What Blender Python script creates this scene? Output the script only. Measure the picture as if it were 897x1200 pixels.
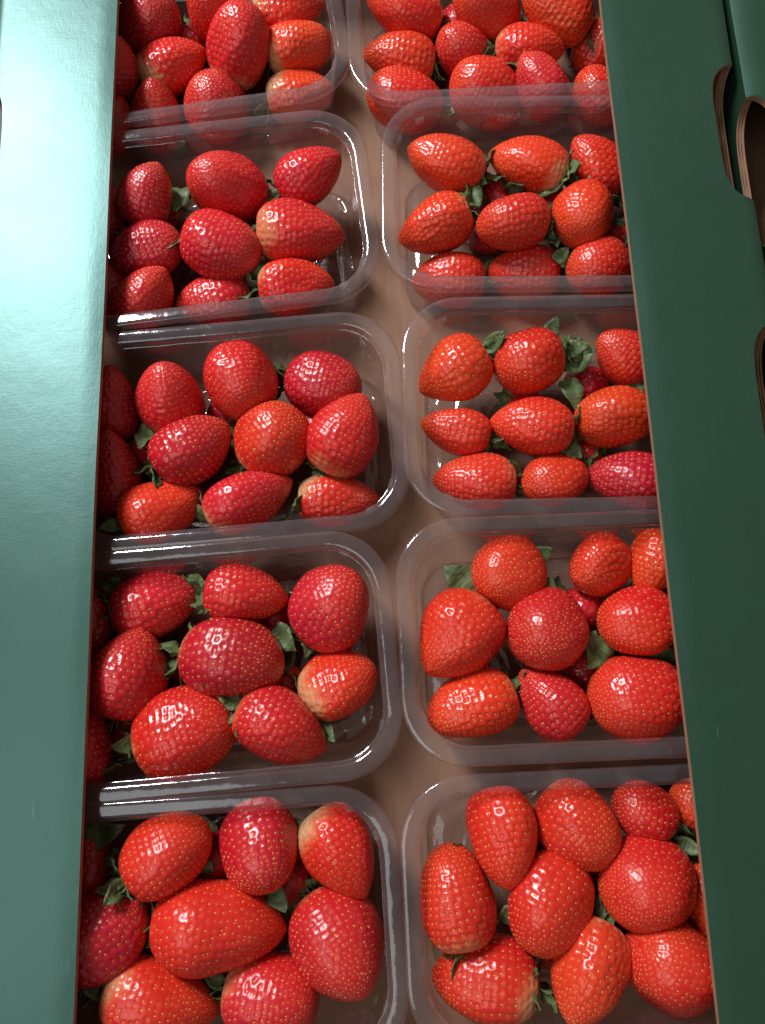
import bpy, math, random
import numpy as np
from mathutils import Vector, Matrix

for o in list(bpy.data.objects):
    bpy.data.objects.remove(o)
scene = bpy.context.scene
COL = scene.collection

# ------------------------------------------------------------------ camera
cam_data = bpy.data.cameras.new('camera')
cam = bpy.data.objects.new('camera', cam_data)
COL.objects.link(cam)
TILT, ROLL, CAM_H = math.radians(12.2), math.radians(2.17), 0.40
RIM_Z = 0.060
fwd = Vector((0, math.sin(TILT), -math.cos(TILT)))
up0 = Vector((0, math.cos(TILT), math.sin(TILT)))
cr = Vector((1, 0, 0)) * math.cos(ROLL) - up0 * math.sin(ROLL)
cu = Vector((1, 0, 0)) * math.sin(ROLL) + up0 * math.cos(ROLL)
m = Matrix((cr, cu, -fwd)).transposed().to_4x4()
m.translation = Vector((0, -CAM_H * math.tan(TILT), RIM_Z + CAM_H))
cam.matrix_world = m
cam_data.sensor_fit = 'VERTICAL'
cam_data.sensor_height = 24.0
cam_data.sensor_width = 24.0
cam_data.lens = 18.0
cam_data.clip_start = 0.01
cam_data.clip_end = 50
scene.camera = cam

# ------------------------------------------------------------------ light
world = bpy.data.worlds.new('World')
scene.world = world
world.use_nodes = True
bg = world.node_tree.nodes['Background']
bg.inputs['Color'].default_value = (1.0, 0.86, 0.76, 1)
bg.inputs['Strength'].default_value = 0.20


def area_light(name, loc, target, sx, sy, power, color):
    d = bpy.data.lights.new(name, 'AREA')
    d.shape = 'ELLIPSE'
    d.size, d.size_y = sx, sy
    d.energy = power
    d.color = color
    o = bpy.data.objects.new(name, d)
    COL.objects.link(o)
    o.location = loc
    o.rotation_euler = (Vector(target) - Vector(loc)).to_track_quat('-Z', 'Y').to_euler()
    return o


# daylight from a big opening beyond the pale flap, and an added broad fill, no known lamp, to brighten that flap's near end
area_light('daylight_opening', (-0.90, 1.14, 1.35), (-0.45, 0.57, 0.0), 0.40, 0.80, 53, (0.97, 0.98, 1.0))
area_light('flap_fill_light', (-0.75, -0.50, 1.40), (-0.10, -0.05, 0.0), 1.00, 1.00, 5.5, (0.93, 1.0, 0.98))

scene.view_settings.view_transform = 'Standard'
scene.view_settings.look = 'None'
scene.view_settings.gamma = 1
scene.view_settings.exposure = -0.06
scene.view_settings.use_curve_mapping = False
scene.render.engine = 'CYCLES'
cy = scene.cycles
cy.use_denoising = True
cy.max_bounces = 14
cy.diffuse_bounces = 4
cy.glossy_bounces = 5
cy.transparent_max_bounces = 32
cy.transmission_bounces = 6
cy.caustics_reflective = False
cy.caustics_refractive = False
cy.sample_clamp_indirect = 6


# ------------------------------------------------------------------ materials
class NT:
    """small node-tree helper"""

    def __init__(self, name):
        self.m = bpy.data.materials.new(name)
        self.m.use_nodes = True
        self.t = self.m.node_tree
        self.t.nodes.clear()
        self.out = self.t.nodes.new('ShaderNodeOutputMaterial')

    def n(self, kind, **kw):
        nd = self.t.nodes.new(kind)
        for k, v in kw.items():
            if k.startswith('i_'):
                nd.inputs[k[2:].replace('_', ' ')].default_value = v
            else:
                setattr(nd, k, v)
        return nd

    def l(self, a, b):
        self.t.links.new(a, b)

    def noise(self, scale, detail=4, rough=0.55, vec=None, dist=0.0):
        nd = self.n('ShaderNodeTexNoise')
        nd.inputs['Scale'].default_value = scale
        nd.inputs['Detail'].default_value = detail
        nd.inputs['Roughness'].default_value = rough
        nd.inputs['Distortion'].default_value = dist
        if vec is not None:
            self.l(vec, nd.inputs['Vector'])
        return nd

    def mapping(self, coord, scale):
        mp = self.n('ShaderNodeMapping')
        mp.inputs['Scale'].default_value = scale
        self.l(coord, mp.inputs['Vector'])
        return mp.outputs['Vector']

    def ramp(self, fac, stops):
        r = self.n('ShaderNodeValToRGB')
        els = r.color_ramp.elements
        while len(els) < len(stops):
            els.new(0.5)
        for e, (p, c) in zip(els, stops):
            e.position = p
            e.color = (*c, 1) if len(c) == 3 else c
        self.l(fac, r.inputs['Fac'])
        return r.outputs['Color']

    def mix(self, fac, a, b, blend='MIX'):
        nd = self.n('ShaderNodeMix', data_type='RGBA', blend_type=blend)
        for sock, v in ((nd.inputs[0], fac), (nd.inputs[6], a), (nd.inputs[7], b)):
            if hasattr(v, 'is_linked'):
                self.l(v, sock)
            elif isinstance(v, (int, float)):
                sock.default_value = v
            else:
                sock.default_value = (*v, 1)
        return nd.outputs[2]

    def math(self, op, a, b=None):
        nd = self.n('ShaderNodeMath', operation=op)
        for sock, v in ((nd.inputs[0], a), (nd.inputs[1], b)):
            if v is None:
                continue
            if hasattr(v, 'is_linked'):
                self.l(v, sock)
            else:
                sock.default_value = v
        return nd.outputs[0]

    def bump(self, height, strength, distance, normal=None):
        b = self.n('ShaderNodeBump')
        b.inputs['Strength'].default_value = strength
        b.inputs['Distance'].default_value = distance
        self.l(height, b.inputs['Height'])
        if normal is not None:
            self.l(normal, b.inputs['Normal'])
        return b.outputs['Normal']


def mat_fruit():
    t = NT('strawberry_skin')
    att = t.n('ShaderNodeAttribute', attribute_name='skin')
    tc = t.n('ShaderNodeTexCoord')
    n1 = t.noise(260, 5, 0.6, tc.outputs['Object'])
    col = t.mix(t.math('MULTIPLY', n1.outputs['Fac'], 0.5), att.outputs['Color'], (0.66, 0.035, 0.03), 'MIX')
    col = t.mix(0.72, col, att.outputs['Color'])
    b = t.n('ShaderNodeBsdfPrincipled')
    t.l(col, b.inputs['Base Color'])
    n2 = t.noise(900, 3, 0.6, tc.outputs['Object'])
    n3 = t.noise(1900, 2, 0.5, tc.outputs['Object'])
    rg = t.n('ShaderNodeMapRange')
    t.l(n1.outputs['Fac'], rg.inputs['Value'])
    rg.inputs['To Min'].default_value = 0.14
    rg.inputs['To Max'].default_value = 0.32
    inf = t.n('ShaderNodeObjectInfo')
    t.l(t.math('ADD', rg.outputs['Result'], t.math('MULTIPLY', inf.outputs['Random'], 0.07)), b.inputs['Roughness'])
    b.inputs['IOR'].default_value = 1.48
    b.inputs['Subsurface Weight'].default_value = 0.12
    b.inputs['Subsurface Radius'].default_value = (1.0, 0.18, 0.10)
    b.inputs['Subsurface Scale'].default_value = 0.0018
    nm = t.bump(n2.outputs['Fac'], 0.05, 0.0006)
    nm = t.bump(n3.outputs['Fac'], 0.06, 0.0003, nm)
    t.l(nm, b.inputs['Normal'])
    t.l(b.outputs[0], t.out.inputs['Surface'])
    return t.m


def mat_seed():
    t = NT('strawberry_seed')
    att = t.n('ShaderNodeAttribute', attribute_name='skin')
    b = t.n('ShaderNodeBsdfPrincipled')
    t.l(att.outputs['Color'], b.inputs['Base Color'])
    b.inputs['Roughness'].default_value = 0.32
    t.l(b.outputs[0], t.out.inputs['Surface'])
    return t.m


def mat_leaf():
    t = NT('calyx_leaf')
    tc = t.n('ShaderNodeTexCoord')
    info = t.n('ShaderNodeObjectInfo')
    n = t.noise(350, 4, 0.6, tc.outputs['Object'])
    c1 = t.ramp(n.outputs['Fac'], [(0.3, (0.050, 0.090, 0.030)), (0.7, (0.170, 0.230, 0.090))])
    c2 = t.mix(info.outputs['Random'], c1, (0.12, 0.17, 0.07))
    b = t.n('ShaderNodeBsdfPrincipled')
    t.l(t.mix(0.35, c1, c2), b.inputs['Base Color'])
    b.inputs['Roughness'].default_value = 0.5
    wv = t.n('ShaderNodeTexWave')
    wv.inputs['Scale'].default_value = 180
    wv.inputs['Distortion'].default_value = 3
    t.l(tc.outputs['Object'], wv.inputs['Vector'])
    t.l(t.bump(wv.outputs['Fac'], 0.3, 0.0004), b.inputs['Normal'])
    tr = t.n('ShaderNodeBsdfTranslucent')
    tr.inputs['Color'].default_value = (0.10, 0.20, 0.04, 1)
    mx = t.n('ShaderNodeMixShader')
    mx.inputs[0].default_value = 0.22
    t.l(b.outputs[0], mx.inputs[1])
    t.l(tr.outputs[0], mx.inputs[2])
    t.l(mx.outputs[0], t.out.inputs['Surface'])
    return t.m


def mat_plastic(name, milky, rough, ribs):
    """thin clear sheet: mostly see-through, gloss that grows at grazing angles, slightly milky"""
    t = NT(name)
    tc = t.n('ShaderNodeTexCoord')
    n = t.noise(55, 3, 0.5, tc.outputs['Object'])
    n2 = t.noise(420, 3, 0.6, tc.outputs['Object'])
    nm = t.bump(n.outputs['Fac'], 0.30 if ribs else 0.12, 0.004)
    if ribs:
        nm = t.bump(n2.outputs['Fac'], 0.06, 0.0005, nm)
    if ribs:
        wv = t.n('ShaderNodeTexWave', wave_type='RINGS', rings_direction='Z')
        wv.inputs['Scale'].default_value = 42
        wv.inputs['Distortion'].default_value = 5.0
        wv.inputs['Detail'].default_value = 2
        wv.inputs['Detail Scale'].default_value = 1.2
        t.l(tc.outputs['Object'], wv.inputs['Vector'])
        nm = t.bump(wv.outputs['Fac'], 0.25, 0.0012, nm)
    gl = t.n('ShaderNodeBsdfGlossy')
    gl.inputs['Roughness'].default_value = rough
    gl.inputs['Color'].default_value = (0.97, 0.96, 1.0, 1)
    t.l(nm, gl.inputs['Normal'])
    trn = t.n('ShaderNodeBsdfTransparent')
    trn.inputs['Color'].default_value = (0.955, 0.945, 0.955, 1)
    df = t.n('ShaderNodeBsdfDiffuse')
    df.inputs['Color'].default_value = (0.80, 0.76, 0.84, 1)
    tl = t.n('ShaderNodeBsdfTranslucent')
    tl.inputs['Color'].default_value = (0.80, 0.76, 0.82, 1)
    ad = t.n('ShaderNodeMixShader')
    ad.inputs[0].default_value = 0.45
    t.l(df.outputs[0], ad.inputs[1])
    t.l(tl.outputs[0], ad.inputs[2])
    body = t.n('ShaderNodeMixShader')
    sm = t.noise(75, 4, 0.65, tc.outputs['Object'])
    mr = t.n('ShaderNodeMapRange')
    t.l(sm.outputs['Fac'], mr.inputs['Value'])
    mr.inputs['From Min'].default_value = 0.3
    mr.inputs['From Max'].default_value = 0.75
    mr.inputs['To Min'].default_value = milky * 0.75
    mr.inputs['To Max'].default_value = milky * 1.35
    t.l(mr.outputs['Result'], body.inputs[0])
    t.l(trn.outputs[0], body.inputs[1])
    t.l(ad.outputs[0], body.inputs[2])
    lw = t.n('ShaderNodeLayerWeight')
    lw.inputs['Blend'].default_value = 0.5
    t.l(nm, lw.inputs['Normal'])
    p = t.math('POWER', lw.outputs['Facing'], 4.0)
    p = t.math('MULTIPLY', p, 0.75)
    p = t.math('ADD', p, 0.075)
    fin = t.n('ShaderNodeMixShader')
    t.l(p, fin.inputs[0])
    t.l(body.outputs[0], fin.inputs[1])
    t.l(gl.outputs[0], fin.inputs[2])
    t.l(fin.outputs[0], t.out.inputs['Surface'])
    return t.m


def mat_green():
    """green printed face of the carton: coated ink with a cool sheen"""
    t = NT('green_printed_card')
    tc = t.n('ShaderNodeTexCoord')
    obj = tc.outputs['Object']
    fib = t.noise(1.0, 4, 0.6, t.mapping(obj, (300, 800, 400)))
    fib2 = t.noise(1.0, 3, 0.6, t.mapping(obj, (800, 260, 400)))
    blot = t.noise(14, 4, 0.6, obj)
    c = t.ramp(blot.outputs['Fac'], [(0.25, (0.0080, 0.028, 0.0105)), (0.75, (0.0105, 0.036, 0.0145))])
    c = t.mix(t.math('MULTIPLY', fib.outputs['Fac'], 0.55), c, (0.013, 0.044, 0.019))
    spk = t.noise(520, 2, 0.5, obj)
    s = t.ramp(spk.outputs['Fac'], [(0.70, (0, 0, 0)), (0.78, (1, 1, 1))])
    c = t.mix(t.math('MULTIPLY', s, 0.25), c, (0.09, 0.16, 0.12))
    scr = t.noise(1.0, 2, 0.5, t.mapping(obj, (420, 22, 60)), 0.6)
    k = t.ramp(scr.outputs['Fac'], [(0.735, (0, 0, 0)), (0.76, (1, 1, 1))])
    patch = t.noise(9, 2, 0.5, obj)
    k2 = t.ramp(patch.outputs['Fac'], [(0.5, (0, 0, 0)), (0.62, (1, 1, 1))])
    c = t.mix(t.math('MULTIPLY', t.math('MULTIPLY', k, k2), 0.45), c, (0.10, 0.17, 0.12))
    b = t.n('ShaderNodeBsdfPrincipled')
    t.l(c, b.inputs['Base Color'])
    b.inputs['Roughness'].default_value = 0.43
    b.inputs['IOR'].default_value = 1.95
    b.inputs['Specular Tint'].default_value = (0.55, 1.0, 0.97, 1)
    rr = t.n('ShaderNodeMapRange')
    t.l(blot.outputs['Fac'], rr.inputs['Value'])
    rr.inputs['To Min'].default_value = 0.39
    rr.inputs['To Max'].default_value = 0.47
    t.l(rr.outputs['Result'], b.inputs['Roughness'])
    nm = t.bump(blot.outputs['Fac'], 0.10, 0.006)
    nm = t.bump(fib.outputs['Fac'], 0.10, 0.0005, nm)
    nm = t.bump(fib2.outputs['Fac'], 0.12, 0.0005, nm)
    t.l(nm, b.inputs['Normal'])
    t.l(b.outputs[0], t.out.inputs['Surface'])
    return t.m


def mat_kraft():
    t = NT('kraft_card')
    tc = t.n('ShaderNodeTexCoord')
    obj = tc.outputs['Object']
    fib = t.noise(1.0, 5, 0.65, t.mapping(obj, (260, 50, 200)))
    blot = t.noise(22, 5, 0.6, obj)
    c = t.ramp(fib.outputs['Fac'], [(0.25, (0.255, 0.142, 0.090)), (0.75, (0.335, 0.198, 0.130))])
    c = t.mix(t.math('MULTIPLY', blot.outputs['Fac'], 0.5), c, (0.23, 0.120, 0.074))
    b = t.n('ShaderNodeBsdfPrincipled')
    t.l(c, b.inputs['Base Color'])
    b.inputs['Roughness'].default_value = 0.75
    b.inputs['Specular IOR Level'].default_value = 0.25
    t.l(t.bump(fib.outputs['Fac'], 0.25, 0.0006), b.inputs['Normal'])
    t.l(b.outputs[0], t.out.inputs['Surface'])
    return t.m


def mat_ground():
    t = NT('concrete_floor')
    tc = t.n('ShaderNodeTexCoord')
    n = t.noise(30, 6, 0.6, tc.outputs['Object'])
    b = t.n('ShaderNodeBsdfPrincipled')
    t.l(t.ramp(n.outputs['Fac'], [(0.3, (0.09, 0.085, 0.08)), (0.7, (0.15, 0.14, 0.13))]), b.inputs['Base Color'])
    b.inputs['Roughness'].default_value = 0.8
    t.l(b.outputs[0], t.out.inputs['Surface'])
    return t.m


M_FRUIT, M_SEED, M_LEAF = mat_fruit(), mat_seed(), mat_leaf()
M_WALL = mat_plastic('clear_punnet_plastic', 0.03, 0.10, True)
M_RIM = mat_plastic('clear_rim_plastic', 0.07, 0.10, False)
M_GREEN, M_KRAFT, M_GROUND = mat_green(), mat_kraft(), mat_ground()


# ------------------------------------------------------------------ helpers
def mesh_obj(name, verts, faces, mats, parent=None, smooth=True, slots=None):
    me = bpy.data.meshes.new(name)
    me.from_pydata([tuple(v) for v in verts], [], faces)
    for mt in (mats if isinstance(mats, (list, tuple)) else [mats]):
        me.materials.append(mt)
    if slots is not None:
        me.polygons.foreach_set('material_index', slots)
    if smooth:
        me.polygons.foreach_set('use_smooth', [True] * len(me.polygons))
    me.update()
    o = bpy.data.objects.new(name, me)
    COL.objects.link(o)
    o.parent = parent
    return o


def empty(name, loc, rz, label, cat, group=None):
    o = bpy.data.objects.new(name, None)
    o.empty_display_size = 0.01
    COL.objects.link(o)
    o.location = loc
    o.rotation_euler = (0, 0, rz)
    o['label'] = label
    o['category'] = cat
    if group:
        o['group'] = group
    return o


# ------------------------------------------------------------------ ground
g = mesh_obj('ground', [(-2, -2, -0.004), (2, -2, -0.004), (2, 2, -0.004), (-2, 2, -0.004)], [(0, 1, 2, 3)], M_GROUND)
g['kind'] = 'structure'


# ------------------------------------------------------------------ cartons
def notch_shape(y, notches):
    d = 0.0
    for (a, b) in notches:
        s = (y - (a + b) / 2) / ((b - a) / 2)
        if abs(s) < 1:
            d = max(d, (1 - abs(s) ** 5) ** 0.55)
    return d


def y_samples(y0, y1, notches, step=0.004):
    ys = set(np.round(np.arange(y0, y1, step), 5).tolist() + [y1])
    for (a, b) in notches:
        for e, sg in ((a, 1), (b, -1)):
            for k in range(14):
                ys.add(round(e + sg * 0.0145 * (k / 13.0) ** 2.2, 5))
    return sorted(ys)


def grid_solid(name, top, nrow, ncol, thick_vec, mats, parent, folded):
    """sheet with thickness: top(i,j) -> point; face slots 0 = printed face, 1 = kraft underside and cut edges"""
    V = [top(i, j) for i in range(nrow) for j in range(ncol)]
    n = nrow * ncol
    V += [Vector(v) + Vector(thick_vec) for v in V]
    F, S = [], []
    for i in range(nrow - 1):
        for j in range(ncol - 1):
            a = i * ncol + j
            F.append((a, a + 1, a + ncol + 1, a + ncol)); S.append(0)
            F.append((n + a, n + a + ncol, n + a + ncol + 1, n + a + 1)); S.append(1)
    # separate cut edges so the fold stays crisp
    def edge(idx, green=None):
        base = len(V)
        for q in idx:
            V.append(Vector(V[q])); V.append(Vector(V[n + q]))
        for k in range(len(idx) - 1):
            F.append((base + 2 * k, base + 2 * k + 1, base + 2 * k + 3, base + 2 * k + 2))
            S.append(0 if green and green[k] and green[k + 1] else 1)
    edge([i * ncol for i in range(nrow)])
    edge([i * ncol + ncol - 1 for i in range(nrow)], folded)      # printed paper runs on over the fold
    edge(list(range(ncol)))
    edge([(nrow - 1) * ncol + j for j in range(ncol)])
    return mesh_obj(name, V, F, mats, parent, True, S)


def carton(loc, label, x_in_l, x_in_r, half, y0, y1, z_top, notch_l, notch_r, seed, floor_only=False):
    rnd = random.Random(seed)
    root = empty('cardboard_carton', loc, 0, label, 'carton', 'green cartons standing side by side')
    TH = 0.0034
    ph = [rnd.uniform(0, 6.28) for _ in range(6)]

    def warp(x, y):
        return 0.0009 * math.sin(y * 9 + ph[0]) + 0.0005 * math.sin(y * 23 + ph[1] + x * 12) + 0.0004 * math.sin(x * 40 + ph[2])

    # floor
    V = [(sx * (half - 0.005), yy, zz) for zz in (0.0, 0.0032) for (sx, yy) in ((-1, y0 + 0.005), (1, y0 + 0.005), (1, y1 - 0.005), (-1, y1 - 0.005))]
    mesh_obj('floor_panel', V, [(3, 2, 1, 0), (4, 5, 6, 7), (0, 1, 5, 4), (1, 2, 6, 5), (2, 3, 7, 6), (3, 0, 4, 7)], M_KRAFT, root, False)
    for sgn, xin, notches in ((-1, x_in_l, notch_l), (1, x_in_r, notch_r)):
        fold = sgn * half
        ys = y_samples(y0, y1, notches)
        nc = 12
        rows = []
        for y in ys:
            d = notch_shape(y, notches)
            xo = fold - sgn * (0.0155 if sgn > 0 or seed == 8 else 0.0095) * d
            row = []
            for j in range(nc):
                f = (0.0, 0.05, 0.10, 0.15, 0.3, 0.45, 0.6, 0.75, 0.88, 0.93, 0.97, 1.0)[j]
                x = xin + (xo - xin) * f
                z = z_top + warp(x, y)
                # rounded crease along the fold
                e = max(0.0, 1 - abs(fold - x) / 0.005)
                z -= 0.0022 * e * e
                ei = max(0.0, 1 - abs(x - xin) / 0.0075)
                z -= 0.0006 * ei * (1 + 0.4 * math.sin(y * 37 + ph[3]))
                row.append(Vector((x, y, z)))
            # denser towards the fold
            rows.append(row)
        grid_solid('top_flap', lambda i, j: rows[i][j], len(ys), nc, (0, 0, -TH), [M_GREEN, M_KRAFT], root, [notch_shape(y, notches) == 0 for y in ys])
        # side wall: two liners with the fluted core a little lower between them
        prof = [(0.0, 0.0), (0.0009, 0.0), (0.00095, -0.0012), (0.0019, -0.0012), (0.0020, -0.0003), (0.0027, -0.0003), (0.00275, -0.0012), (0.0037, -0.0012), (0.0038, 0.0), (0.0046, 0.0)]
        V, F, S = [], [], []
        k = len(prof) + 2
        for y in ys:
            d = notch_shape(y, notches)
            zt = z_top - 0.0052 - 0.0165 * d
            wob = 0.0005 * math.sin(y * 310) * d
            V.append((fold - sgn * 0.0002, y, 0.0))
            for (px, pz) in prof:
                V.append((fold - sgn * (0.0002 + px), y, zt + pz + wob * (1 if pz < -0.001 else 0)))
            V.append((fold - sgn * 0.0048, y, 0.0))
        for i in range(len(ys) - 1):
            for j in range(k - 1):
                a = i * k + j
                q = (a, a + 1, a + k + 1, a + k)
                F.append(q if sgn < 0 else q[::-1])
                S.append(0 if j == 0 else 1)
        mesh_obj('side_wall', V, F, [M_GREEN, M_KRAFT], root, False, S)
    for yy, sg in ((y0, 1), (y1, -1)):
        hw = half - 0.0055
        V = [(x, y, z) for z in (0.0033, z_top - 0.006) for (x, y) in ((-hw, yy + sg * 0.0003), (hw, yy + sg * 0.0003), (hw, yy + sg * 0.0045), (-hw, yy + sg * 0.0045))]
        mesh_obj('end_wall', V, [(3, 2, 1, 0), (4, 5, 6, 7), (0, 1, 5, 4), (1, 2, 6, 5), (2, 3, 7, 6), (3, 0, 4, 7)], [M_GREEN, M_KRAFT], root, False, [1, 1, 0, 1, 1, 1])
    return root


HALF = 0.2195
XC = -0.0025
carton((XC, 0, 0), 'open green carton with kraft inside holding ten clear punnets of strawberries', -0.1463, 0.1455, HALF,
       -0.285, 0.395, 0.073, [(0.170, 0.2625)], [(0.170, 0.2600), (0.000, 0.0940)], 3)
carton((XC + 2 * HALF + 0.0055, 0, 0), 'neighbouring dark green carton with rounded handhold beside the strawberry carton', -0.010, 0.010, HALF,
       -0.300, 0.405, 0.0715, [(0.145, 0.2385), (-0.03, 0.064)], [], 8)


# ------------------------------------------------------------------ punnets
PUNNETS = {
    'L1': (-109, 313, 7, 0),
    'L2': (-95, 180, 5.2, 1.2),
    'L3': (-82.5, 50.5, 3, 0),
    'L4': (-92, -76, 3, 1.3),
    'L5': (-94, -203, 1.8, 0.2),
    'R1': (86, 315.5, 0.8, 0.8),
    'R2': (103, 189.5, -2, 0.1),
    'R3': (110, 58, -1.2, 1.4),
    'R4': (102.5, -67.5, 0.3, 0.2),
    'R5': (99.5, -197.5, 0.5, 1.2),
}
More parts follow.
